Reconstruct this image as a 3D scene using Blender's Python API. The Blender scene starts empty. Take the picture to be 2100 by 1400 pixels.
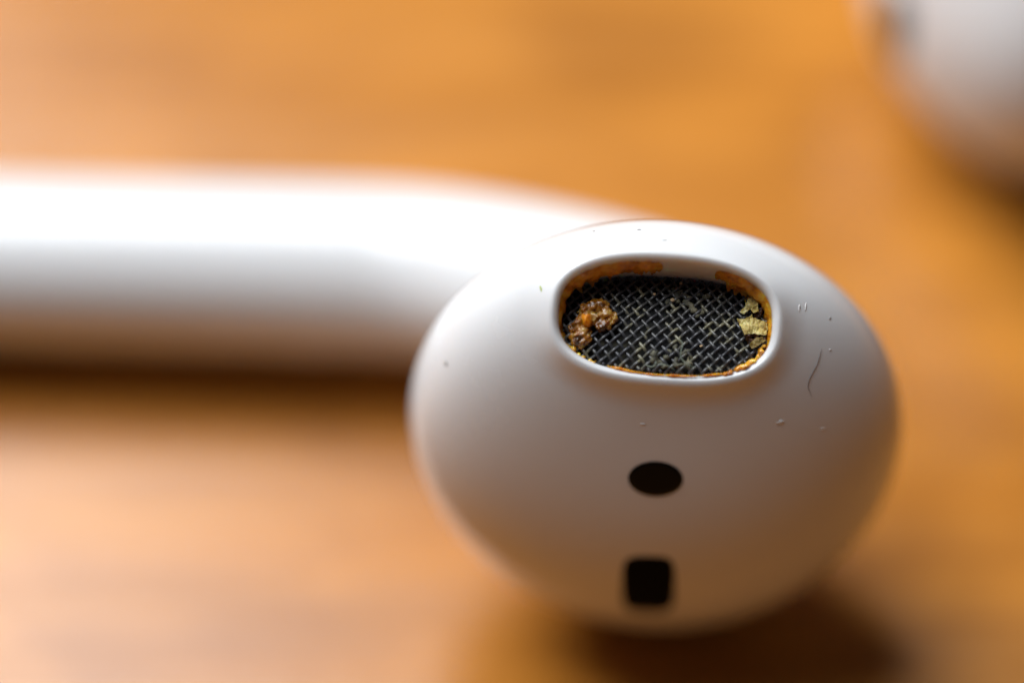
import bpy, bmesh, math, random
import numpy as np
from mathutils import Vector, Matrix, noise as mnoise

MM = 0.001
random.seed(7)
rng = np.random.default_rng(11)

# ------------------------------------------------------------------ camera
ELEV = math.radians(54.0)                 # how far the lens looks down on the table
SC = 61.0                                 # photo pixels per millimetre at the head's centre
DIST = 135.0                              # mm, lens to the plane through the head's centre
HEAD_PX = (1345.0, 880.0)
U = np.array((1.0, 0.0, 0.0))
V = np.array((0.0, math.sin(ELEV), math.cos(ELEV)))
W = np.array((0.0, -math.cos(ELEV), math.sin(ELEV)))
R3 = np.stack((U, V, W), axis=1)          # head frame (mm) -> world directions
Q = np.array((-(HEAD_PX[0] - 1050) / SC, (HEAD_PX[1] - 700) / SC, 0.0))   # picture centre in head frame
KAM = Q + np.array((0, 0, DIST))

# head: a warped ellipsoid in its own frame
HA, HB, HC, HCR = 8.2, 6.9, 5.6, 5.2      # front and back depth
TAPER, SHEAR, LEAN = 0.045, 0.40, 3.8     # LEAN: the speaker end leans forward over the lower half

FLATP = 2.7                               # the front is a little flatter than a ball and turns over at its edge


def head_point(q):
    q = np.asarray(q, float)
    r = np.clip(np.hypot(q[..., 0], q[..., 1]), 0, 1)
    z = np.where(q[..., 2] > 0, HC * np.maximum(1 - r**FLATP, 0)**(1 / FLATP), HCR * q[..., 2])
    return np.stack((HA * q[..., 0] * (1 + TAPER * q[..., 1]) - SHEAR * q[..., 1], HB * q[..., 1],
                     z + LEAN * q[..., 1]), -1)


def head_q(p):
    p = np.asarray(p, float)
    qy = p[..., 1] / HB
    qz = p[..., 2] - LEAN * qy
    qz = qz / np.where(qz > 0, HC, HCR)
    qx = (p[..., 0] + SHEAR * qy) / (HA * (1 + TAPER * np.clip(qy, -1.5, 1.5)))
    r = np.hypot(qx, qy)
    lam = np.maximum((r**FLATP + np.maximum(qz, 0)**FLATP)**(1 / FLATP), 1e-9)
    zs = lam * np.sqrt(np.maximum(1 - np.minimum(r / lam, 1)**2, 0))
    return np.stack((qx, qy, np.where(qz > 0, zs, qz)), -1)


_t = np.linspace(0, 2 * np.pi, 400)
_f = np.linspace(-1, 1, 200)
_qq = np.stack([np.outer(np.sqrt(1 - _f**2), np.cos(_t)), np.outer(np.sqrt(1 - _f**2), np.sin(_t)), np.outer(_f, np.ones_like(_t))], -1)
ZC = -(head_point(_qq) @ R3.T)[..., 2].min() + 0.01    # head centre above the table


def to_world(p):
    """head frame in mm -> metres, table at z = 0, origin under the head's centre"""
    p = np.asarray(p, float)
    return (p @ R3.T + np.array((0, 0, ZC))) * MM


scene = bpy.context.scene
cam_data = bpy.data.cameras.new("camera")
cam = bpy.data.objects.new("camera", cam_data)
scene.collection.objects.link(cam)
scene.camera = cam
cam_data.sensor_width = 36.0
cam_data.lens = 36.0 * DIST / (2100.0 / SC)
cam_data.clip_start = 0.005
cam_data.clip_end = 20.0
kw = to_world(KAM)
cam.matrix_world = Matrix(((U[0], V[0], W[0], kw[0]), (U[1], V[1], W[1], kw[1]), (U[2], V[2], W[2], kw[2]), (0, 0, 0, 1)))
cam_data.dof.use_dof = True
cam_data.dof.focus_distance = (DIST - 6.3) * MM
cam_data.dof.aperture_fstop = cam_data.lens / 15.5
cam_data.dof.aperture_blades = 9

# ------------------------------------------------------------------ light
world = bpy.data.worlds.new("World")
scene.world = world
world.use_nodes = True
bg = world.node_tree.nodes["Background"]
bg.inputs[0].default_value = (0.88, 0.82, 1.0, 1)
bg.inputs[1].default_value = 0.032


def area_light(name, direction, dist, sx, sy, watt, col):
    d = bpy.data.lights.new(name, 'AREA')
    d.shape = 'RECTANGLE'
    d.size, d.size_y = sx, sy
    d.energy = watt
    d.color = col
    o = bpy.data.objects.new(name, d)
    scene.collection.objects.link(o)
    v = Vector(direction).normalized()
    o.location = v * dist
    o.rotation_euler = v.to_track_quat('Z', 'Y').to_euler()
    return o


area_light("window_light", (-0.41, 0.425, 0.81), 0.40, 0.25, 0.36, 3.45, (0.91, 0.95, 1.0))

vs = scene.view_settings
vs.view_transform = 'Standard'
vs.look = 'None'
vs.exposure = 0.0
vs.gamma = 1.0
vs.use_curve_mapping = False
scene.cycles.use_denoising = True
scene.cycles.max_bounces = 10


# ------------------------------------------------------------------ materials
def new_mat(name):
    m = bpy.data.materials.new(name)
    m.use_nodes = True
    nt = m.node_tree
    b = nt.nodes["Principled BSDF"]
    return m, nt, b


def N(nt, kind, **kw):
    n = nt.nodes.new(kind)
    for k, v in kw.items():
        setattr(n, k, v)
    return n


def noise_node(nt, scale, detail=4, rough=0.55, coord='Object', stretch=None, dist=0.0):
    tc = N(nt, 'ShaderNodeTexCoord')
    mp = N(nt, 'ShaderNodeMapping')
    if stretch:
        mp.inputs['Scale'].default_value = stretch
    nt.links.new(tc.outputs[coord], mp.inputs[0])
    n = N(nt, 'ShaderNodeTexNoise')
    n.inputs['Scale'].default_value = scale
    n.inputs['Detail'].default_value = detail
    n.inputs['Roughness'].default_value = rough
    n.inputs['Distortion'].default_value = dist
    nt.links.new(mp.outputs[0], n.inputs[0])
    return n


def ramp(nt, src, stops):
    r = N(nt, 'ShaderNodeValToRGB')
    els = r.color_ramp.elements
    while len(els) < len(stops):
        els.new(0.5)
    for e, (p, c) in zip(els, stops):
        e.position = p
        e.color = (*c, 1) if len(c) == 3 else c
    nt.links.new(src, r.inputs[0])
    return r


def bump(nt, b, src, strength, distance):
    bm_ = N(nt, 'ShaderNodeBump')
    bm_.inputs['Strength'].default_value = strength
    bm_.inputs['Distance'].default_value = distance
    nt.links.new(src, bm_.inputs['Height'])
    nt.links.new(bm_.outputs[0], b.inputs['Normal'])


def mat_table():
    m, nt, b = new_mat("varnished_wood")
    g = noise_node(nt, 70, 5, 0.6, stretch=(0.25, 1.6, 1), dist=0.6)
    r1 = ramp(nt, g.outputs[0], [(0.28, (0.41, 0.145, 0.015)), (0.5, (0.51, 0.195, 0.023)), (0.72, (0.58, 0.24, 0.035))])
    f = noise_node(nt, 420, 6, 0.65, stretch=(0.08, 1.5, 1))
    r2 = ramp(nt, f.outputs[0], [(0.36, (0.72, 0.66, 0.6)), (0.55, (1, 1, 1))])
    mx = N(nt, 'ShaderNodeMix', data_type='RGBA', blend_type='MULTIPLY')
    mx.inputs[0].default_value = 0.55
    bl = noise_node(nt, 210, 3, 0.5, stretch=(0.45, 1.1, 1), dist=0.8)
    r3 = ramp(nt, bl.outputs[0], [(0.35, (0.78, 0.73, 0.66)), (0.62, (1.08, 1.07, 1.06))])
    mz = N(nt, 'ShaderNodeMix', data_type='RGBA', blend_type='MULTIPLY')
    mz.inputs[0].default_value = 1.0
    nt.links.new(r1.outputs[0], mz.inputs[6])
    nt.links.new(r3.outputs[0], mz.inputs[7])
    nt.links.new(mz.outputs[2], mx.inputs[6])
    nt.links.new(r2.outputs[0], mx.inputs[7])
    nt.links.new(mx.outputs[2], b.inputs['Base Color'])
    rr = ramp(nt, g.outputs[0], [(0.3, (0.19,) * 3), (0.7, (0.27,) * 3)])
    nt.links.new(rr.outputs[0], b.inputs['Roughness'])
    b.inputs['Specular IOR Level'].default_value = 0.5
    bump(nt, b, f.outputs[0], 0.25, 0.00012)
    return m


def mat_shell():
    m, nt, b = new_mat("white_glossy_plastic")
    b.inputs['Base Color'].default_value = (0.74, 0.735, 0.725, 1)
    b.inputs['Subsurface Weight'].default_value = 0.25
    b.inputs['Subsurface Radius'].default_value = (1.0, 0.8, 0.65)
    b.inputs['Subsurface Scale'].default_value = 0.0008
    b.inputs['IOR'].default_value = 1.5
    s = noise_node(nt, 220, 5, 0.6)
    rr = ramp(nt, s.outputs[0], [(0.35, (0.13,) * 3), (0.68, (0.30,) * 3)])
    nt.links.new(rr.outputs[0], b.inputs['Roughness'])
    f = noise_node(nt, 3500, 3, 0.5)
    bump(nt, b, f.outputs[0], 0.05, 0.00002)
    return m


def mat_black(name, col, rough, spec):
    m, nt, b = new_mat(name)
    b.inputs['Base Color'].default_value = (*col, 1)
    b.inputs['Roughness'].default_value = rough
    b.inputs['Specular IOR Level'].default_value = spec
    return m


def mat_wire():
    m, nt, b = new_mat("grimy_dark_wire")
    g = noise_node(nt, 1600, 4, 0.6)
    r = ramp(nt, g.outputs[0], [(0.42, (0.045, 0.045, 0.050)), (0.56, (0.07, 0.068, 0.062)), (0.64, (0.20, 0.185, 0.115))])
    nt.links.new(r.outputs[0], b.inputs['Base Color'])
    b.inputs['Roughness'].default_value = 0.33
    b.inputs['Specular IOR Level'].default_value = 0.6
    f = noise_node(nt, 14000, 3)
    bump(nt, b, f.outputs[0], 0.4, 0.00002)
    return m


def mat_backing():
    m, nt, b = new_mat("grille_backing_with_residue")
    g = noise_node(nt, 900, 5, 0.62)
    r = ramp(nt, g.outputs[0], [(0.5, (0.004, 0.004, 0.005)), (0.62, (0.03, 0.028, 0.018)), (0.74, (0.13, 0.115, 0.065))])
    nt.links.new(r.outputs[0], b.inputs['Base Color'])
    b.inputs['Roughness'].default_value = 0.75
    bump(nt, b, g.outputs[0], 0.6, 0.0001)
    return m


def mat_wax(name, dark, mid, light, scale=2600, rough=0.28, sss=0.5, trans=0.0, lo=0.34, hi=0.68, bmp=0.00008, coat=0.0):
    m, nt, b = new_mat(name)
    g = noise_node(nt, scale, 5, 0.62)
    r = ramp(nt, g.outputs[0], [(lo, dark), (0.5, mid), (hi, light)])
    nt.links.new(r.outputs[0], b.inputs['Base Color'])
    b.inputs['Roughness'].default_value = rough
    b.inputs['Subsurface Weight'].default_value = sss
    b.inputs['Subsurface Radius'].default_value = (1.0, 0.5, 0.12)
    b.inputs['Subsurface Scale'].default_value = 0.0003
    b.inputs['Transmission Weight'].default_value = trans
    b.inputs['Coat Weight'].default_value = coat
    b.inputs['Coat Roughness'].default_value = 0.08
    f = noise_node(nt, scale * 4, 4, 0.6)
    bump(nt, b, f.outputs[0], 0.7, bmp)
    return m


def mat_plain(name, col, rough=0.6):
    m, nt, b = new_mat(name)
    g = noise_node(nt, 5000, 3)
    r = ramp(nt, g.outputs[0], [(0.3, tuple(c * 0.75 for c in col)), (0.7, col)])
    nt.links.new(r.outputs[0], b.inputs['Base Color'])
    b.inputs['Roughness'].default_value = rough
    return m


M_TABLE = mat_table()
M_SHELL = mat_shell()
M_SENSOR = mat_black("black_sensor_window", (0.003, 0.003, 0.003), 0.3, 0.1)
M_VENT = mat_black("black_vent_cloth", (0.003, 0.003, 0.003), 0.8, 0.05)
M_METAL = mat_black("grey_metal_cap", (0.5, 0.5, 0.52), 0.3, 0.5)
M_METAL.node_tree.nodes["Principled BSDF"].inputs['Metallic'].default_value = 1.0
M_SEAM = mat_black("shade_grey_joint", (0.16, 0.15, 0.14), 0.6, 0.3)  # grey tone paints the thin line of shade along the shell's edge
M_WIRE = mat_wire()
M_BACK = mat_backing()
M_CLUMP = mat_wax("amber_earwax", (0.12, 0.04, 0.005), (0.50, 0.18, 0.010), (0.66, 0.38, 0.08), 3000, 0.18, 0.5, trans=0.4, lo=0.36, hi=0.64, bmp=0.00007, coat=0.6)
M_ORANGE = mat_wax("orange_earwax", (0.42, 0.12, 0.005), (0.70, 0.23, 0.007), (0.85, 0.38, 0.03), 2600, 0.15, 0.7)
M_FILM = mat_wax("orange_earwax_film", (0.45, 0.15, 0.008), (0.86, 0.36, 0.012), (0.95, 0.56, 0.06), 2300, 0.25, 0.6, lo=0.36, hi=0.62, bmp=0.0001, coat=0.6)
M_FLAKE = mat_wax("dry_yellow_earwax", (0.34, 0.22, 0.05), (0.66, 0.50, 0.16), (0.80, 0.68, 0.32), 2600, 0.5, 0.25)
M_OLIVE = mat_wax("dry_olive_earwax", (0.10, 0.06, 0.015), (0.22, 0.15, 0.03), (0.36, 0.26, 0.07), 2600, 0.5, 0.25)
M_GRIME = mat_wax("grey_olive_grime", (0.03, 0.03, 0.02), (0.09, 0.085, 0.055), (0.20, 0.18, 0.11), 2600, 0.6, 0.1)
M_BROWN = mat_wax("dark_brown_earwax", (0.02, 0.008, 0.004), (0.06, 0.022, 0.010), (0.14, 0.06, 0.02), 2600, 0.3, 0.2)


# ------------------------------------------------------------------ mesh helpers
def link(o, parent=None):
    scene.collection.objects.link(o)
    if parent is not None:
        o.parent = parent
    return o


def mesh_obj(name, verts, faces, mat, parent=None, smooth=True, world=True, normals=None):
    """verts in the head frame (mm) unless world is False (then metres)"""
    vv = to_world(verts) if world else np.asarray(verts, float)
    me = bpy.data.meshes.new(name)
    me.from_pydata([tuple(v) for v in vv], [], [tuple(int(i) for i in f) for f in faces])
    me.materials.append(mat)
    me.update()
    if smooth:
        me.polygons.foreach_set('use_smooth', [True] * len(me.polygons))
    if normals is not None:
        me.normals_split_custom_set_from_vertices([tuple(n) for n in normals])
    o = bpy.data.objects.new(name, me)
    return link(o, parent)


def tag(o, label, cat, group=None, kind=None):
    if label:
        o['label'] = label
    if cat:
        o['category'] = cat
    if group:
        o['group'] = group
    if kind:
        o['kind'] = kind
    return o


def surface_nets(f, lo, hi, h, newton=4):
    lo = np.asarray(lo, float)
    n = np.ceil((np.asarray(hi, float) - lo) / h).astype(int) + 1
    ax = [lo[i] + h * np.arange(n[i]) for i in range(3)]
    g = np.stack(np.meshgrid(*ax, indexing='ij'), -1)
    val = f(g)
    s = val < 0
    acc = np.zeros(tuple(n - 1) + (3,))
    cnt = np.zeros(tuple(n - 1))
    corners = [(i, j, k) for i in (0, 1) for j in (0, 1) for k in (0, 1)]

    def sl(c):
        return tuple(slice(c[d], c[d] + n[d] - 1) for d in range(3))
    for a in corners:
        for d in range(3):
            if a[d] == 0:
                b = list(a)
                b[d] = 1
                va, vb = val[sl(a)], val[sl(b)]
                m = (va < 0) != (vb < 0)
                t = np.where(m, va / np.where(m, va - vb, 1), 0)
                p = g[sl(a)] + (g[sl(b)] - g[sl(a)]) * t[..., None]
                acc += np.where(m[..., None], p, 0)
                cnt += m
    act = cnt > 0
    idx = -np.ones(act.shape, int)
    idx[act] = np.arange(act.sum())
    verts = acc[act] / cnt[act][:, None]
    faces = []
    for d in range(3):
        e1, e2 = (d + 1) % 3, (d + 2) % 3
        A = [slice(None)] * 3
        B = [slice(None)] * 3
        A[d] = slice(0, n[d] - 1)
        B[d] = slice(1, n[d])
        sa, sb = s[tuple(A)], s[tuple(B)]
        ii = np.argwhere(sa != sb)
        ok = (ii[:, e1] > 0) & (ii[:, e2] > 0) & (ii[:, e1] < n[e1] - 1) & (ii[:, e2] < n[e2] - 1)
        ii = ii[ok]
        q = []
        for (o1, o2) in ((-1, -1), (0, -1), (0, 0), (-1, 0)):
            c = ii.copy()
            c[:, e1] += o1
            c[:, e2] += o2
            q.append(idx[c[:, 0], c[:, 1], c[:, 2]])
        q = np.stack(q, 1)
        flip = ~sa[tuple(ii.T)]
        q[flip] = q[flip][:, ::-1]
        faces.append(q)
    faces = np.concatenate(faces)
    e = h * 0.05
    for _ in range(newton):
        gr = grad(f, verts, e)
        v = f(verts)
        verts = verts - gr * (np.clip(v, -h, h) / np.maximum((gr**2).sum(-1), 0.05))[:, None]
    gr = grad(f, verts, e)
    nrm = gr / np.linalg.norm(gr, axis=-1, keepdims=True)
    return verts, faces, nrm


def grad(f, p, e):
    out = np.zeros_like(p)
    for d in range(3):
        dv = np.zeros(3)
        dv[d] = e
        out[:, d] = (f(p + dv) - f(p - dv)) / (2 * e)
    return out


def unit(v):
    v = np.asarray(v, float)
    return v / np.linalg.norm(v, axis=-1, keepdims=True)


def f_head(p, shrink=0.0):
    q = head_q(p)
    k0 = np.linalg.norm(q, axis=-1)
    k1 = np.sqrt((q[..., 0] / HA)**2 + (q[..., 1] / HB)**2 + (q[..., 2] / HCR)**2)
    return k0 * (k0 - 1) / np.maximum(k1, 1e-6) + shrink


def head_normal(p):
    return unit(grad(lambda x: np.linalg.norm(head_q(x), axis=-1), np.atleast_2d(p), 1e-4))


def px_point(px, py, w):
    """head-frame point seen at that photo pixel on the plane at depth w"""
    p0 = Q + np.array(((px - 1050) / SC, (700 - py) / SC, 0.0))
    d = p0 - KAM
    return KAM + d * ((w - KAM[2]) / d[2])


def hit(px, py):
    lo, hi = 9.0, 0.0
    ws = np.linspace(9.5, -6, 100)
    vals = [np.linalg.norm(head_q(px_point(px, py, w))) - 1 for w in ws]
    for i in range(1, len(ws)):
        if vals[i] < 0:
            a, b = ws[i - 1], ws[i]
            for _ in range(30):
                c = (a + b) / 2
                if np.linalg.norm(head_q(px_point(px, py, c))) > 1:
                    a = c
                else:
                    b = c
            return px_point(px, py, (a + b) / 2)
    return px_point(px, py, 0)


def tube(points, radius, sides=6, taper=True):
    pts = np.asarray(points, float)
    n = len(pts)
    tan = unit(np.gradient(pts, axis=0))
    ref = np.array((0.3, 0.2, 0.93))
    verts, faces = [], []
    for i in range(n):
        a = unit(np.cross(tan[i], ref))
        b = np.cross(a, tan[i])
        r = radius
        if taper:
            e = min(i, n - 1 - i) / max(1, n * 0.15)
            r = radius * (0.35 + 0.65 * min(1, e))
        for k in range(sides):
            t = 2 * math.pi * k / sides
            verts.append(pts[i] + r * (math.cos(t) * a + math.sin(t) * b))
    for i in range(n - 1):
        for k in range(sides):
            k2 = (k + 1) % sides
            faces.append((i * sides + k, i * sides + k2, (i + 1) * sides + k2, (i + 1) * sides + k))
    faces.append(tuple(range(sides))[::-1])
    faces.append(tuple((n - 1) * sides + k for k in range(sides)))
    return verts, faces


def spline(pts, n):
    pts = np.asarray(pts, float)
    P = np.vstack((2 * pts[0] - pts[1], pts, 2 * pts[-1] - pts[-2]))
    out = []
    segs = len(pts) - 1
    for i in range(n):
        x = i / (n - 1) * segs
        k = min(int(x), segs - 1)
        t = x - k
        p0, p1, p2, p3 = P[k], P[k + 1], P[k + 2], P[k + 3]
        out.append(0.5 * (2 * p1 + (p2 - p0) * t + (2 * p0 - 5 * p1 + 4 * p2 - p3) * t * t + (3 * p1 - p0 - 3 * p2 + p3) * t**3))
    return np.array(out)


# ------------------------------------------------------------------ the setting: table
bm = bmesh.new()
bmesh.ops.create_cube(bm, size=1.0)
for v in bm.verts:
    v.co = Vector((v.co.x * 1.2, v.co.y * 0.9 + 0.05, v.co.z * 0.024 - 0.012))
bmesh.ops.bevel(bm, geom=list(bm.edges), offset=0.003, segments=3, affect='EDGES')
me = bpy.data.meshes.new("table")
bm.to_mesh(me)
bm.free()
me.materials.append(M_TABLE)
table = link(bpy.data.objects.new("table", me))
tag(table, "warm orange varnished wooden table top", None, kind='structure')

# ------------------------------------------------------------------ earbud
earbud = link(bpy.data.objects.new("earbud", None))
earbud.empty_display_size = 0.005
tag(earbud, "white earbud in the foreground with waxy speaker opening facing up, stem lying left", "earbud", "pair of white earbuds")

# stem axis (head frame): from the neck to the tip, lying almost on the table
NECK = px_point(1000, 562, -9.7)
NECK2 = px_point(1300, 645, -4.6)            # buried in the head
STEM_R = 3.15


def stem_tip():
    # tip of the stem, 27 mm out to the left, resting on the table
    best = None
    for px in (-900.0,):
        lo, hi = -30.0, 10.0
        for _ in range(60):
            w = (lo + hi) / 2
            p = px_point(px, 511, w)
            z = (p @ R3.T)[2] + ZC
            if z > STEM_R + 0.02:
                hi = w
            else:
                lo = w
        best = px_point(px, 511, (lo + hi) / 2)
    return best


TIP = stem_tip()
AX = unit(TIP - NECK)
STEM_LEN = float(np.linalg.norm(TIP - NECK))

BEND_L = 4.5
_b0 = NECK + AX * BEND_L
BEND = [(1 - k)**2 * _b0 + 2 * k * (1 - k) * NECK + k * k * NECK2 for k in np.linspace(0, 1, 17)]

SEAM_M = unit(np.array((0.05, -0.16, 1.0)))
SEAM_H = -0.02


def f_rear(p):
    h = f_head(p, 0.22)
    d = p - NECK
    t = np.clip((d * AX).sum(-1), BEND_L, STEM_LEN)
    r = STEM_R - 0.10 * np.clip(t / STEM_LEN, 0, 1)
    c = np.linalg.norm(d - t[..., None] * AX, axis=-1) - r
    # flat end of the stem
    along = (d * AX).sum(-1) - STEM_LEN
    rad = np.linalg.norm(d - (d * AX).sum(-1)[..., None] * AX, axis=-1) - r
    endc = np.where(along > -1.0, np.sqrt(np.maximum(along + 0.8, 0)**2 + np.maximum(rad + 0.8, 0)**2) - 0.8, c)
    c = np.where(along > -1.0, endc, c)
    for a_, b_ in zip(BEND[:-1], BEND[1:]):           # the neck bends over into the head
        ab = b_ - a_
        dd = p - a_
        t2 = np.clip((dd * ab).sum(-1) / (ab @ ab), 0, 1)
        c = np.minimum(c, np.linalg.norm(dd - t2[..., None] * ab, axis=-1) - STEM_R + 0.02)
    q = head_q(p)
    side = SEAM_H - (q * SEAM_M).sum(-1)              # > 0 behind the seam
    k = 1.2 * np.clip(side / 0.45, 0.02, 1)
    hh = np.clip(0.5 + 0.5 * (c - h) / k, 0, 1)
    return c * (1 - hh) + h * hh - k * hh * (1 - hh)


lo_b = np.minimum(TIP, (-9.5, -8, -12)) - np.array((1.5, 5, 5))
hi_b = np.maximum(TIP, (9.5, 10, 8)) + np.array((1, 5, 1))
rv, rf, rn = surface_nets(f_rear, lo_b, hi_b, 0.42)
# drop what the front shell hides, then split stem from rear shell
qv = head_q(rv)
keepv = ~(((qv * SEAM_M).sum(-1) > SEAM_H + 0.16) & (np.linalg.norm(qv, axis=-1) < 1.05))
rf = rf[keepv[rf].all(1)]
cen = rv[rf].mean(1)
tpar = ((cen - NECK) * AX).sum(-1)
is_stem = tpar > 3.5
is_cap = tpar > STEM_LEN - 1.9


def sub(name, mask, mat, parent):
    f = rf[mask]
    used, inv = np.unique(f, return_inverse=True)
    nn = rn[used] @ R3.T
    return mesh_obj(name, rv[used], inv.reshape(f.shape), mat, parent, normals=nn)


rear_shell = sub("rear_shell", ~is_stem, M_SHELL, earbud)
stem = sub("stem", is_stem & ~is_cap, M_SHELL, earbud)
end_cap = sub("end_cap", is_cap, M_METAL, stem)

# grille frame on the head
G = hit(1366, 646)
GN = head_normal(G)[0]
GN = unit(np.array((GN[0], math.sin(math.radians(17)), math.cos(math.radians(17)))))     # the mesh leans back against the shell
rot = math.radians(-3.5)
gs = math.cos(rot) * np.array((1.0, 0, 0)) + math.sin(rot) * np.array((0, 1.0, 0))
GS = unit(gs - GN * (gs @ GN))
GT = np.cross(GN, GS)
OA, OB, OE = 3.42, 1.64, 2.65
GQ = head_q(G)
GQ = GQ / np.linalg.norm(GQ)


def ell_height(s, t):
    """height of the head's surface over the grille plane"""
    z = -0.5
    base = G + s * GS + t * GT
    a, b = -4.0, 2.0
    for _ in range(40):
        c = (a + b) / 2
        if np.linalg.norm(head_q(base + c * GN)) > 1:
            b = c
        else:
            a = c
    return (a + b) / 2


def superell(n, A, B, e):
    t = np.linspace(0, 2 * np.pi, 4001)
    x = A * np.sign(np.cos(t)) * np.abs(np.cos(t))**(2 / e)
    y = B * np.sign(np.sin(t)) * np.abs(np.sin(t))**(2 / e)
    L = np.concatenate(([0], np.cumsum(np.hypot(np.diff(x), np.diff(y)))))
    u = np.linspace(0, L[-1], n, endpoint=False)
    return np.interp(u, L, x), np.interp(u, L, y)


NPHI = 180
os_, ot_ = superell(NPHI, OA, OB, OE)
KS = np.mean([-ell_height(x, 0) / x**2 for x in (-3, 3)])
KT = np.mean([-ell_height(0, y) / y**2 for y in (-2, 2)])
FLAT = 0.62                                   # the rim follows the head only partly: it is flatter
LIP_H, LIP_R = 0.17, 0.25
verts, faces = [], []
rings = []


def add_ring(pts):
    i0 = len(verts)
    verts.extend(pts)
    rings.append(i0)


P0 = np.array([G + s * GS + t * GT + ell_height(s, t) * GN for s, t in zip(os_, ot_)])
raise_ = np.array([(1 - FLAT) * (KS * s * s + KT * t * t) for s, t in zip(os_, ot_)]) * 0.55 + 0.04 * (0.5 - 0.5 * ot_ / OB)   # a low nozzle, highest below
tanP = np.roll(P0, -1, 0) - np.roll(P0, 1, 0)
OUT = unit(np.cross(tanP, GN))                # outward from the opening
if ((P0 - G) * OUT).sum(-1).mean() < 0:
    OUT = -OUT
WALL = 2.0
for x in (1.0, 0.75, 0.5, 0.25, 0.08):
    add_ring(P0 - OUT * (0.10 * x) + GN * ((LIP_H - LIP_R) + raise_[:, None] - x * WALL))
for a in np.linspace(180, 95, 8):
    a = math.radians(a)
    add_ring(P0 + OUT * (LIP_R + LIP_R * math.cos(a)) + GN * (LIP_H - LIP_R + LIP_R * math.sin(a) + raise_[:, None]))
q0 = head_q(P0)
q0 = unit(q0)
e_dir = unit(q0 - (q0 @ GQ)[:, None] * GQ)
al0 = np.arccos(np.clip(q0 @ GQ, -1, 1))
gm, em = GQ @ SEAM_M, e_dir @ SEAM_M
RR = np.hypot(gm, em)
al1 = np.arctan2(em, gm) + np.arccos(np.clip(SEAM_H / RR, -1, 1))
start = LIP_R / 7.2
gk = np.concatenate((np.linspace(0, 1.0, 13)[:-1] * 0.15, np.linspace(0.15, 1.0, 46)))
for kk, g_ in enumerate(gk):
    al = al0 + start + (al1 - al0 - start) * g_
    q = GQ * np.cos(al)[:, None] + e_dir * np.sin(al)[:, None]
    p = head_point(q)
    nrm = head_normal(p)
    d = np.linalg.norm(p - P0, axis=-1)
    x = np.clip((d - LIP_R) / 1.0, 0, 1)
    lip = LIP_H * (1 - x)**2
    lip = lip + raise_ * (1 - np.clip((d - LIP_R) / 5.2, 0, 1))**2
    add_ring(p + nrm * lip[:, None])
# turned-in edge at the seam
last = np.array(verts[rings[-1]:rings[-1] + NPHI])
nrm = head_normal(last)
qb = SEAM_M
add_ring(last - nrm * 0.03 - np.array((0, 0, 0.05)))
add_ring(last - nrm * 0.22 - np.array((0, 0, 0.05)))
for a, b in zip(rings[:-1], rings[1:]):
    for i in range(NPHI):
        j = (i + 1) % NPHI
        faces.append((a + i, a + j, b + j, b + i))
vv = np.array(verts)
# orientation
f0 = faces[len(faces) // 2]
fn = np.cross(vv[f0[1]] - vv[f0[0]], vv[f0[2]] - vv[f0[0]])
if fn @ head_normal(vv[f0[0]])[0] < 0:
    faces = [f[::-1] for f in faces]
front_shell = mesh_obj("front_shell", vv, faces, M_SHELL, earbud)


# joint line where front and rear shell meet; its grey stands in for shade
sv, sf = [], []
for i in range(NPHI):
    tn = unit(last[(i + 1) % NPHI] - last[i - 1])
    sd = np.cross(tn, nrm[i])
    c_ = last[i] - nrm[i] * 0.075 - np.array((0, 0, 0.11))
    for k in range(8):
        a_ = 2 * math.pi * k / 8
        sv.append(c_ + 0.10 * (math.cos(a_) * nrm[i] + math.sin(a_) * sd))
for i in range(NPHI):
    j = (i + 1) % NPHI
    for k in range(8):
        k2 = (k + 1) % 8
        sf.append((i * 8 + k, i * 8 + k2, j * 8 + k2, j * 8 + k))
seam = mesh_obj("seam", sv, sf, M_SEAM, earbud)


def shell_lift(p):
    """how far the moulded shell stands above the plain head at that point"""
    d = np.linalg.norm(P0 - p, axis=-1)
    w_ = np.exp(-(d - d.min()) / 0.35)
    rz, dm = (raise_ * w_).sum() / w_.sum(), d.min()
    x = min(1, max(0, (dm - LIP_R) / 1.0))
    return LIP_H * (1 - x)**2 + rz * (1 - min(1, max(0, (dm - LIP_R) / 5.2)))**2


# speaker grille: backing and woven wires
DEPTH = 0.98


def grille_z(s, t):
    return -0.55 * (KS * s * s + KT * t * t) - DEPTH + 0.20


def gp(s, t, z=0.0):
    return G + s * GS + t * GT + (grille_z(s, t) + z) * GN


bs, bt = superell(72, OA * 0.995, OB * 0.995, OE)
verts, faces = [gp(0, 0, -0.32)], []
for r in np.linspace(0.1, 1, 10):
    for s, t in zip(bs, bt):
        verts.append(gp(s * r, t * r, -0.32))
for k in range(72):
    faces.append((0, 1 + k, 1 + (k + 1) % 72))
for r in range(9):
    for k in range(72):
        a = 1 + r * 72
        faces.append((a + k, a + 72 + k, a + 72 + (k + 1) % 72, a + (k + 1) % 72))
grille = mesh_obj("speaker_grille", verts, faces, M_BACK, earbud)

PITCH, WR, AMP = 0.262, 0.053, 0.046
ANG = (math.radians(43), math.radians(-50))


def inside(s, t, k=1.0):
    return (abs(s) / (OA * k))**OE + (abs(t) / (OB * k))**OE < 1


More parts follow.
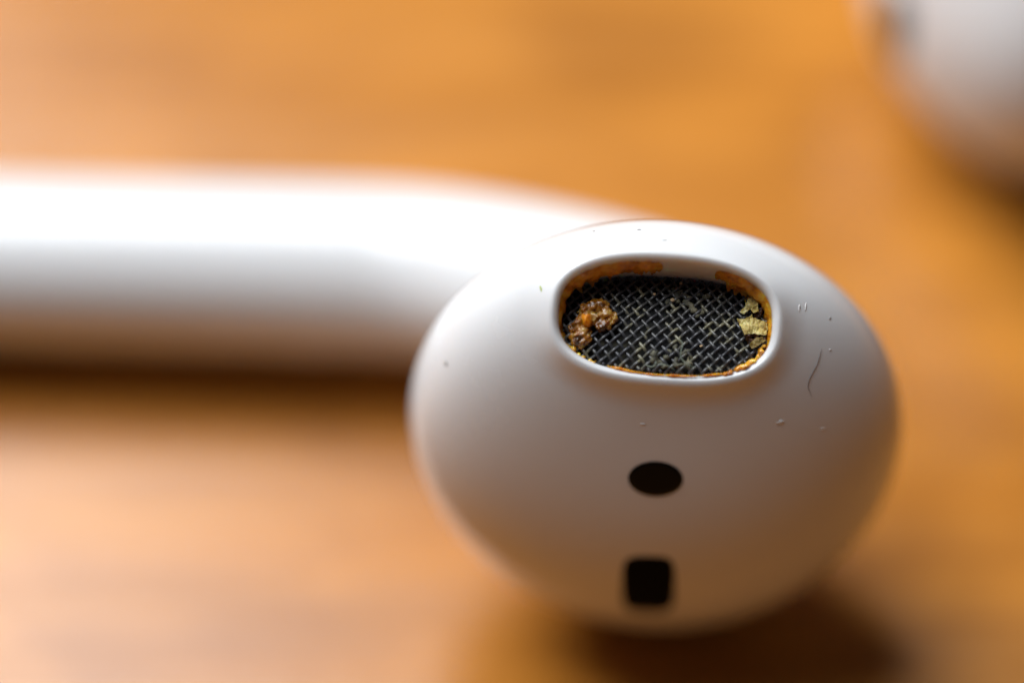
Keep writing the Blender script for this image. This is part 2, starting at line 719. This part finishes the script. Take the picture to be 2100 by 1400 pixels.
for fam in (0, 1):
    da = np.array((math.cos(ANG[fam]), math.sin(ANG[fam])))
    db = np.array((-da[1], da[0]))
    for i in range(-18, 19):
        off = (i + (0.0 if fam else 0.35)) * PITCH + rng.normal(0, 0.006)
        xs = np.linspace(-5, 5, 801)
        ins = [inside(*(da * x + db * off), 0.985) for x in xs]
        if sum(ins) < 8:
            continue
        x0, x1 = xs[ins.index(True)], xs[len(ins) - 1 - ins[::-1].index(True)]
        n = max(6, int((x1 - x0) / PITCH * 4))
        pts = []
        wob = rng.normal(0, 1, 3)
        for x in np.linspace(x0, x1, n):
            s, t = da * x + db * (off + 0.010 * math.sin(x * 1.7 + wob[0] * 3))
            # crossing index along this wire decides over / under
            other = x / PITCH - (0.35 if fam else 0.0) * (1 if fam == 0 else -1)
            sgn = 1 if (fam == 0) else -1
            z = AMP * sgn * math.cos(math.pi * (x / PITCH + i))
            pts.append(gp(s, t, z + 0.008 * math.sin(x * 2.3 + wob[1])))
        tv, tf = tube(pts, WR, 6, taper=False)
        mesh_obj("wire", tv, tf, M_WIRE, grille)


# black windows let into the shell
def patch(name, cx, cy, rx, ry, ex, rotdeg, mat, lift):
    n = 56
    xs, ys = superell(n, rx, ry, ex)
    c, s = math.cos(math.radians(rotdeg)), math.sin(math.radians(rotdeg))
    verts, faces = [hit(cx, cy)], []
    radii = [0.25, 0.5, 0.75, 0.93, 1.0]
    for r in radii:
        for x, y in zip(xs, ys):
            verts.append(hit(cx + r * (x * c - y * s), cy - r * (x * s + y * c)))
    verts = np.array(verts)
    nn = head_normal(verts)
    off = np.full(len(verts), lift)
    off[-n:] = -0.03
    off += np.array([shell_lift(p) for p in verts])
    verts = verts + nn * off[:, None]
    for k in range(n):
        faces.append((0, 1 + k, 1 + (k + 1) % n))
    for r in range(len(radii) - 1):
        a = 1 + r * n
        for k in range(n):
            faces.append((a + k, a + n + k, a + n + (k + 1) % n, a + (k + 1) % n))
    return mesh_obj(name, verts, faces, mat, earbud)


tag(patch("sensor_window", 1344.5, 981, 59.5, 38, 2.0, -1.5, M_SENSOR, 0.012), "oval black sensor window on the white shell", None)
tag(patch("vent", 1330, 1197, 57, 60, 4.2, -1.0, M_VENT, 0.012), "rounded square black vent low on the white shell", None)

# ------------------------------------------------------------------ second earbud, behind at the upper right
def copy_tree(o, parent=None):
    c = o.copy()
    scene.collection.objects.link(c)
    c.parent = parent
    for ch in list(o.children):
        copy_tree(ch, c)
    return c


second = copy_tree(earbud)
second['label'] = "blurred white earbud at the upper right corner, behind the waxy one, mostly cut off"


def px_on_height(px, py, z):
    p0 = Q + np.array(((px - 1050) / SC, (700 - py) / SC, 0.0))
    a, b = KAM @ R3.T + np.array((0, 0, ZC)), p0 @ R3.T + np.array((0, 0, ZC))
    d = b - a
    return a + d * ((z - a[2]) / d[2])


sp = px_on_height(2100, -95, ZC)
second.location = (sp[0] * MM, sp[1] * MM, 0)
second.rotation_euler = (0, 0, math.radians(-64))

# ------------------------------------------------------------------ dirt in and on the earbud
def grille_px(px, py, z=0.0):
    """point over the wire mesh seen at that photo pixel -> grille coordinates (s, t)"""
    p0 = px_point(px, py, 0)
    d = unit(p0 - KAM)
    zz = -DEPTH + 0.2 + z
    for _ in range(6):
        k = ((G + zz * GN - KAM) @ GN) / (d @ GN)
        p = KAM + d * k
        s, t = (p - G) @ GS, (p - G) @ GT
        zz = grille_z(s, t) + z
    return s, t


def blob_field(balls, k, namp, nscale, seed):
    rg = np.random.default_rng(int(seed * 10))
    waves = []
    for i in range(14):
        fr = nscale * (0.6 + 0.16 * i)
        waves.append((unit(rg.normal(size=3)) * fr, rg.uniform(0, 6.28), namp * 0.55 * (nscale / fr)**0.6))

    def f(p):
        d = None
        for c, r in balls:
            e = np.linalg.norm(p - c, axis=-1) - r
            if d is None:
                d = e
            else:
                h = np.clip(0.5 + 0.5 * (e - d) / k, 0, 1)
                d = e * (1 - h) + d * h - k * h * (1 - h)
        out = d
        for kv, ph, am in waves:
            out = out + am * np.sin(p @ kv + ph)
        return out
    return f


def wax_blob(name, pxs, mat, label, z=0.10, k=0.08, namp=0.035, nscale=13.0, seed=1.0, h=0.035, swell=1.0, cat="earwax", group="bits of earwax"):
    balls = []
    for px, py, r in pxs:
        s, t = grille_px(px, py, z)
        balls.append((gp(s, t, z), r * swell))
    cs = np.array([b[0] for b in balls])
    rm = max(b[1] for b in balls) + 0.15
    v, f, n = surface_nets(blob_field(balls, k, namp, nscale, seed), cs.min(0) - rm, cs.max(0) + rm, h, 1)
    o = mesh_obj(name, v, f, mat)
    return tag(o, label, cat, group)


wax_blob("earwax_clump", [
    (1183, 700, .13), (1190, 688, .17), (1186, 672, .15), (1194, 660, .17), (1200, 648, .20), (1208, 638, .22),
    (1220, 632, .22), (1232, 630, .19), (1242, 640, .17), (1247, 652, .15), (1243, 662, .15), (1234, 668, .14),
    (1226, 655, .16), (1214, 650, .18), (1204, 664, .15), (1199, 678, .15), (1197, 694, .15), (1203, 700, .12), (1176, 690, .10), (1172, 675, .08), (1178, 708, .09), (1190, 706, .10), (1254, 645, .08), (1248, 668, .08), (1226, 622, .12), (1238, 624, .10)],
    M_CLUMP, "lumpy amber brown earwax clump on the left of the speaker mesh", z=0.08, seed=2.3, swell=1.3, nscale=17.0, namp=0.024, h=0.028)
wax_blob("earwax_bead", [(1205, 653, .13), (1210, 660, .11), (1203, 662, .10)], M_ORANGE, "small bright orange wax bead on the amber earwax clump", z=0.28, seed=7.7, h=0.03)
wax_blob("earwax_crumb", [(1257, 648, .07), (1262, 655, .06), (1256, 664, .06)], M_CLUMP, "small brown crumb just right of the amber earwax clump", z=0.08, seed=4.1, h=0.03)
wax_blob("earwax_lump", [(1560, 617, .10), (1564, 630, .11), (1562, 642, .11), (1555, 648, .09), (1570, 638, .10)], M_BROWN,
         "dark brown earwax lump between the yellow flakes at the right of the mesh", z=0.10, seed=3.3)
wax_blob("earwax_smear", [(1537, 690, .10), (1550, 690, .10), (1563, 694, .09), (1547, 700, .08)], M_BROWN,
         "dark brown smear below the larger yellow flake", z=0.03, seed=5.3)

_r = random.Random(5)
wax_blob("earwax_residue", [(1340 + _r.uniform(0, 75), 712 + _r.uniform(0, 40), _r.uniform(.05, .09)) for _ in range(26)], M_GRIME,
         "dull olive residue clogging the mesh at its lower middle, under the lint", z=-0.02, namp=0.02, seed=6.1, h=0.04, swell=1.25)
wax_blob("earwax_residue", [(1385 + _r.gauss(0, 26), 612 + _r.gauss(0, 16), _r.uniform(.04, .075)) for _ in range(22)] + [(1440 + _r.gauss(0, 18), 622 + _r.gauss(0, 12), _r.uniform(.04, .07)) for _ in range(10)], M_GRIME,
         "dull olive residue clogging the mesh at its upper middle", z=-0.02, namp=0.02, seed=8.1, h=0.04, swell=1.25)


def flake(name, outline, mat, label, z, seed, thick=0.05):
    """ragged dry flake: outline in photo pixels over the mesh, crumpled, with thickness"""
    pts = [grille_px(x, y, z) for x, y in outline]
    # densify and roughen the outline
    dense = []
    r = random.Random(seed)
    for (a, b) in zip(pts, pts[1:] + pts[:1]):
        L = math.hypot(b[0] - a[0], b[1] - a[1])
        m = max(1, int(L / 0.06))
        for i in range(m):
            u = i / m
            dense.append((a[0] + (b[0] - a[0]) * u + r.gauss(0, 0.012), a[1] + (b[1] - a[1]) * u + r.gauss(0, 0.012)))
    bm = bmesh.new()
    ring = [bm.verts.new((s, t, 0)) for s, t in dense]
    bm.faces.new(ring)
    bmesh.ops.triangulate(bm, faces=bm.faces[:], quad_method='BEAUTY', ngon_method='BEAUTY')
    for _ in range(2):
        bmesh.ops.subdivide_edges(bm, edges=[e for e in bm.edges if e.calc_length() > 0.09], cuts=1, use_grid_fill=True)
        bmesh.ops.triangulate(bm, faces=bm.faces[:])
    top = []
    for v in bm.verts:
        s, t = v.co.x, v.co.y
        d = 0.11 * mnoise.noise(Vector((s * 3.2 + seed, t * 3.2, 0))) + 0.07 * mnoise.noise(Vector((s * 9 + seed, t * 9, 3))) + 0.03 * mnoise.noise(Vector((s * 25 + seed, t * 25, 3)))
        v.co.z = d
    base = list(bm.faces)
    ret = bmesh.ops.extrude_face_region(bm, geom=base)
    for v in [g for g in ret['geom'] if isinstance(g, bmesh.types.BMVert)]:
        v.co.z += thick
    bmesh.ops.recalc_face_normals(bm, faces=bm.faces[:])
    bm.verts.ensure_lookup_table()
    vs_ = [gp(v.co.x, v.co.y, z + v.co.z) for v in bm.verts]
    bm.verts.index_update()
    fs_ = [[v.index for v in f.verts] for f in bm.faces]
    bm.free()
    o = mesh_obj(name, vs_, fs_, mat, smooth=False)
    return tag(o, label, "earwax", "bits of earwax")


flake("earwax_flake", [(1534, 611), (1546, 609), (1556, 617), (1554, 632), (1556, 640), (1546, 641), (1540, 634), (1533, 638), (1526, 643), (1518, 640), (1526, 630), (1530, 620)],
      M_FLAKE, "smaller pale yellow flake at the upper right of the speaker mesh", 0.20, 3)
flake("earwax_flake", [(1511, 655), (1524, 654), (1536, 652), (1541, 646), (1545, 653), (1558, 657), (1572, 662), (1574, 676), (1571, 689), (1560, 688), (1550, 684), (1538, 685), (1526, 687), (1522, 677), (1518, 666)],
      M_FLAKE, "larger ragged yellow flake at the right end of the speaker mesh", 0.18, 8)
flake("earwax_flake", [(1542, 700), (1552, 692), (1566, 691), (1571, 697), (1562, 704), (1552, 712), (1541, 713), (1538, 707)],
      M_OLIVE, "small olive brown flake below the larger yellow flake", 0.15, 15)


def film(name, phi0, phi1, mat, label, seed, top, bottom, curl, thick):
    """wax coating on the wall of the opening between two angles (degrees, photo-wise, counter-clockwise from right)"""
    ang = np.degrees(np.arctan2(ot_, os_)) % 360
    order = np.argsort(ang)
    ang_s = np.append(ang[order], ang[order[0]] + 360)
    n = max(24, int((phi1 - phi0) * 1.1))
    rows = 9
    verts, faces = [], []
    for i in range(n):
        ph = phi0 + (phi1 - phi0) * i / (n - 1)
        P = np.array([np.interp(ph % 360, ang_s, np.append(P0[order, c], P0[order[:1], c])) for c in range(3)])
        O = unit(np.array([np.interp(ph % 360, ang_s, np.append(OUT[order, c], OUT[order[:1], c])) for c in range(3)]))
        rz = np.interp(ph % 360, ang_s, np.append(raise_[order], raise_[order[:1]]))
        fade = min(1.0, min(i, n - 1 - i) / (0.12 * n))
        nz = mnoise.noise(Vector((i * 0.11 + seed, seed, 0)))
        nz2 = mnoise.noise(Vector((i * 0.35 + seed, 2 * seed, 5)))
        x_top = top + 0.10 * nz + 0.04 * nz2
        x_bot = bottom + 0.14 * nz2 + 0.1 * nz
        cur = max(0.0, curl * (0.5 + 1.0 * nz + 0.9 * nz2)) * fade
        for j in range(rows):
            u = j / (rows - 1)
            x = x_top + (x_bot - x_top) * min(1, u / 0.75)
            lift = thick * math.sin(math.pi * min(1, u / 0.9)) * (0.7 + 0.6 * mnoise.noise(Vector((i * 0.2, u * 4, seed)))) * fade - 0.015 * (1 - math.sin(math.pi * u))
            if u > 0.75:
                lift += cur * (u - 0.75) / 0.25
            wall = P - O * (0.10 * x / WALL) + GN * (LIP_H - LIP_R + rz - x)
            verts.append(wall - O * lift)
    for i in range(n - 1):
        for j in range(rows - 1):
            a = i * rows + j
            faces.append((a, a + 1, a + rows + 1, a + rows))
    vv = np.array(verts)
    fn = np.cross(vv[faces[40][1]] - vv[faces[40][0]], vv[faces[40][2]] - vv[faces[40][0]])
    if fn @ (G - vv[faces[40][0]]) < 0:
        faces = [f[::-1] for f in faces]
    o = mesh_obj(name, vv, faces, mat)
    return tag(o, label, "earwax", "bits of earwax")


film("earwax_film", 96, 232, M_FILM, "orange brown wax coating the left wall of the speaker opening", 1.3, 0.02, 0.95, 0.26, 0.20)
film("earwax_film", -52, 46, M_FILM, "bright orange wax coating the right wall of the speaker opening", 6.3, 0.02, 0.95, 0.42, 0.20)
wax_blob("earwax_line", [(x, np.interp(x, (1222, 1250, 1290, 1340, 1400, 1450, 1488), (739, 750, 759, 766, 769, 768, 764)) + 2.0, 0.036 + 0.008 * math.sin(x * 0.07)) for x in range(1222, 1490, 5)],
         M_ORANGE, "thin orange wax line along the lower edge of the speaker opening", z=0.08, k=0.06, namp=0.006, nscale=9, seed=9.1, h=0.035)
wax_blob("earwax_smear", [(1488, 766, .06), (1500, 763, .09), (1512, 759, .11), (1524, 755, .11), (1535, 749, .10), (1546, 741, .12), (1555, 731, .13), (1562, 721, .13), (1567, 709, .10)],
         M_FILM, "bright orange wax smear in the lower right corner of the opening", z=0.10, k=0.09, namp=0.025, nscale=11, seed=3.7, h=0.035)
wax_blob("earwax_smear", [(1178, 716, .08), (1187, 726, .09), (1197, 734, .10), (1208, 740, .09), (1218, 744, .06)],
         M_FILM, "small orange wax smear in the lower left corner of the opening", z=0.09, k=0.08, namp=0.02, nscale=12, seed=4.9, h=0.035)


# fibres and hairs
def fibre(name, pts3, r, mat, label, cat, n=26, group=None):
    v, f = tube(spline(pts3, n), r, 5)
    return tag(mesh_obj(name, v, f, mat), label, cat, group)


def on_grille(lst, z=0.12):
    return [gp(*grille_px(x, y, z + dz), z + dz) for x, y, dz in lst]


M_LINT = mat_plain("pale_green_lint", (0.20, 0.24, 0.18), 0.5)
M_HAIR = mat_plain("dark_hair", (0.20, 0.16, 0.14), 0.45)
M_DUST = mat_plain("pale_dust", (0.80, 0.77, 0.74), 0.7)
M_GREY = mat_plain("grey_grime", (0.38, 0.36, 0.34), 0.7)
M_GREEN = mat_plain("yellow_green_crumb", (0.45, 0.55, 0.08), 0.6)
M_TAN = mat_plain("tan_crumb", (0.62, 0.42, 0.22), 0.5)
fibre("lint_fibre", on_grille([(1390, 694, 0), (1400, 704, .05), (1397, 718, .1), (1396, 730, .08), (1402, 741, .1), (1413, 749, .05), (1428, 754, 0)]), 0.016, M_LINT,
      "long pale green lint fibre curling down the lower middle of the mesh", "lint", group="lint on the mesh")
fibre("lint_fibre", on_grille([(1322, 747, 0), (1334, 752, .04), (1343, 748, .08), (1346, 739, .05)]), 0.018, M_LINT,
      "short hooked lint fibre at the bottom middle of the mesh", "lint", group="lint on the mesh")
fibre("lint_fibre", on_grille([(1345, 748, 0), (1360, 747, .05), (1375, 752, .04), (1384, 760, 0)]), 0.016, M_LINT,
      "faint lint fibre along the lower rim between the hooked and the long one", "lint", group="lint on the mesh")


def on_shell(px, py, up=0.02):
    p = hit(px, py)
    return p + head_normal(p)[0] * (up + shell_lift(p))


fibre("hair", [on_shell(x, y, 0.015) for x, y in ((1683, 713), (1679, 728), (1674, 745), (1664, 764), (1657, 780), (1656, 794), (1664, 811))], 0.009, M_HAIR,
      "short dark curved hair on the right of the white shell", "hair")


def speck(name, px, py, rx, ry, rotd, mat, label, grille_=False, up=0.0):
    if grille_:
        p = gp(*grille_px(px, py, 0.1), 0.1)
        n = GN
    else:
        p = hit(px, py)
        n = head_normal(p)[0]
        p = p + n * shell_lift(p)
    a = unit(np.cross((0, 1, 0.0), n))
    b = np.cross(n, a)
    c, s = math.cos(math.radians(rotd)), math.sin(math.radians(rotd))
    a, b = a * c + b * s, b * c - a * s
    bm = bmesh.new()
    bmesh.ops.create_icosphere(bm, subdivisions=2, radius=1)
    r = random.Random(px)
    sd = r.random() * 10
    bm.verts.index_update()
    vs_ = []
    for v in bm.verts:
        k = 1 + 0.45 * mnoise.noise(v.co * 1.7 + Vector((sd, sd, 0)))
        vs_.append(p + k * (a * v.co.x * rx + b * v.co.y * ry + n * (v.co.z * min(rx, ry) * 0.18)))
    fs_ = [[v.index for v in f.verts] for f in bm.faces]
    bm.free()
    o = mesh_obj(name, vs_, fs_, mat)
    return tag(o, label, "speck", "specks of dirt")


speck("dust_speck", 915, 745, .07, .09, 10, M_GREY, "grey speck on the left flank of the white shell")
speck("dust_speck", 1318, 868, .10, .045, -5, M_DUST, "pale speck on the shell between speaker opening and oval sensor")
speck("dust_speck", 1600, 864, .14, .08, 15, M_DUST, "pale speck right of centre, below the hair")
speck("dust_speck", 1687, 879, .12, .05, 0, M_DUST, "rightmost pale speck on the lower shell")
speck("dust_speck", 1700, 653, .06, .05, 30, M_GREY, "grey speck above the hair at the right of the shell")
speck("dust_speck", 1636, 632, .035, .12, -8, M_DUST, "left one of two short pale scratches right of the opening")
speck("dust_speck", 1650, 630, .035, .13, -12, M_DUST, "right one of two short pale scratches right of the opening")
speck("dust_speck", 1701, 717, .05, .04, 0, M_DUST, "tiny pale dot right of the hair's upper end")
speck("dust_speck", 1311, 474, .07, .04, 0, M_GREY, "dark speck on the top edge of the shell above the opening")
speck("dust_speck", 1363, 498, .08, .025, 0, M_GREY, "thin grey fleck just above the rim of the opening")
speck("dust_speck", 1218, 477, .05, .035, 0, M_GREY, "grey speck where the neck meets the shell")
speck("green_crumb", 1113, 594, .03, .12, 22, M_GREEN, "yellow green crumb left of the speaker opening's rim")
speck("mesh_crumb", 1379, 615, .07, .06, 0, M_TAN, "tan crumb in the upper middle of the mesh", True)
speck("mesh_crumb", 1396, 581, .05, .05, 0, M_TAN, "tiny tan crumb near the top edge of the mesh", True)
speck("mesh_crumb", 1438, 709, .05, .03, 20, M_TAN, "orange tan crumb in the lower right part of the mesh", True)
speck("mesh_crumb", 1342, 603, .05, .04, 0, M_TAN, "tan crumb left of the upper middle one", True)
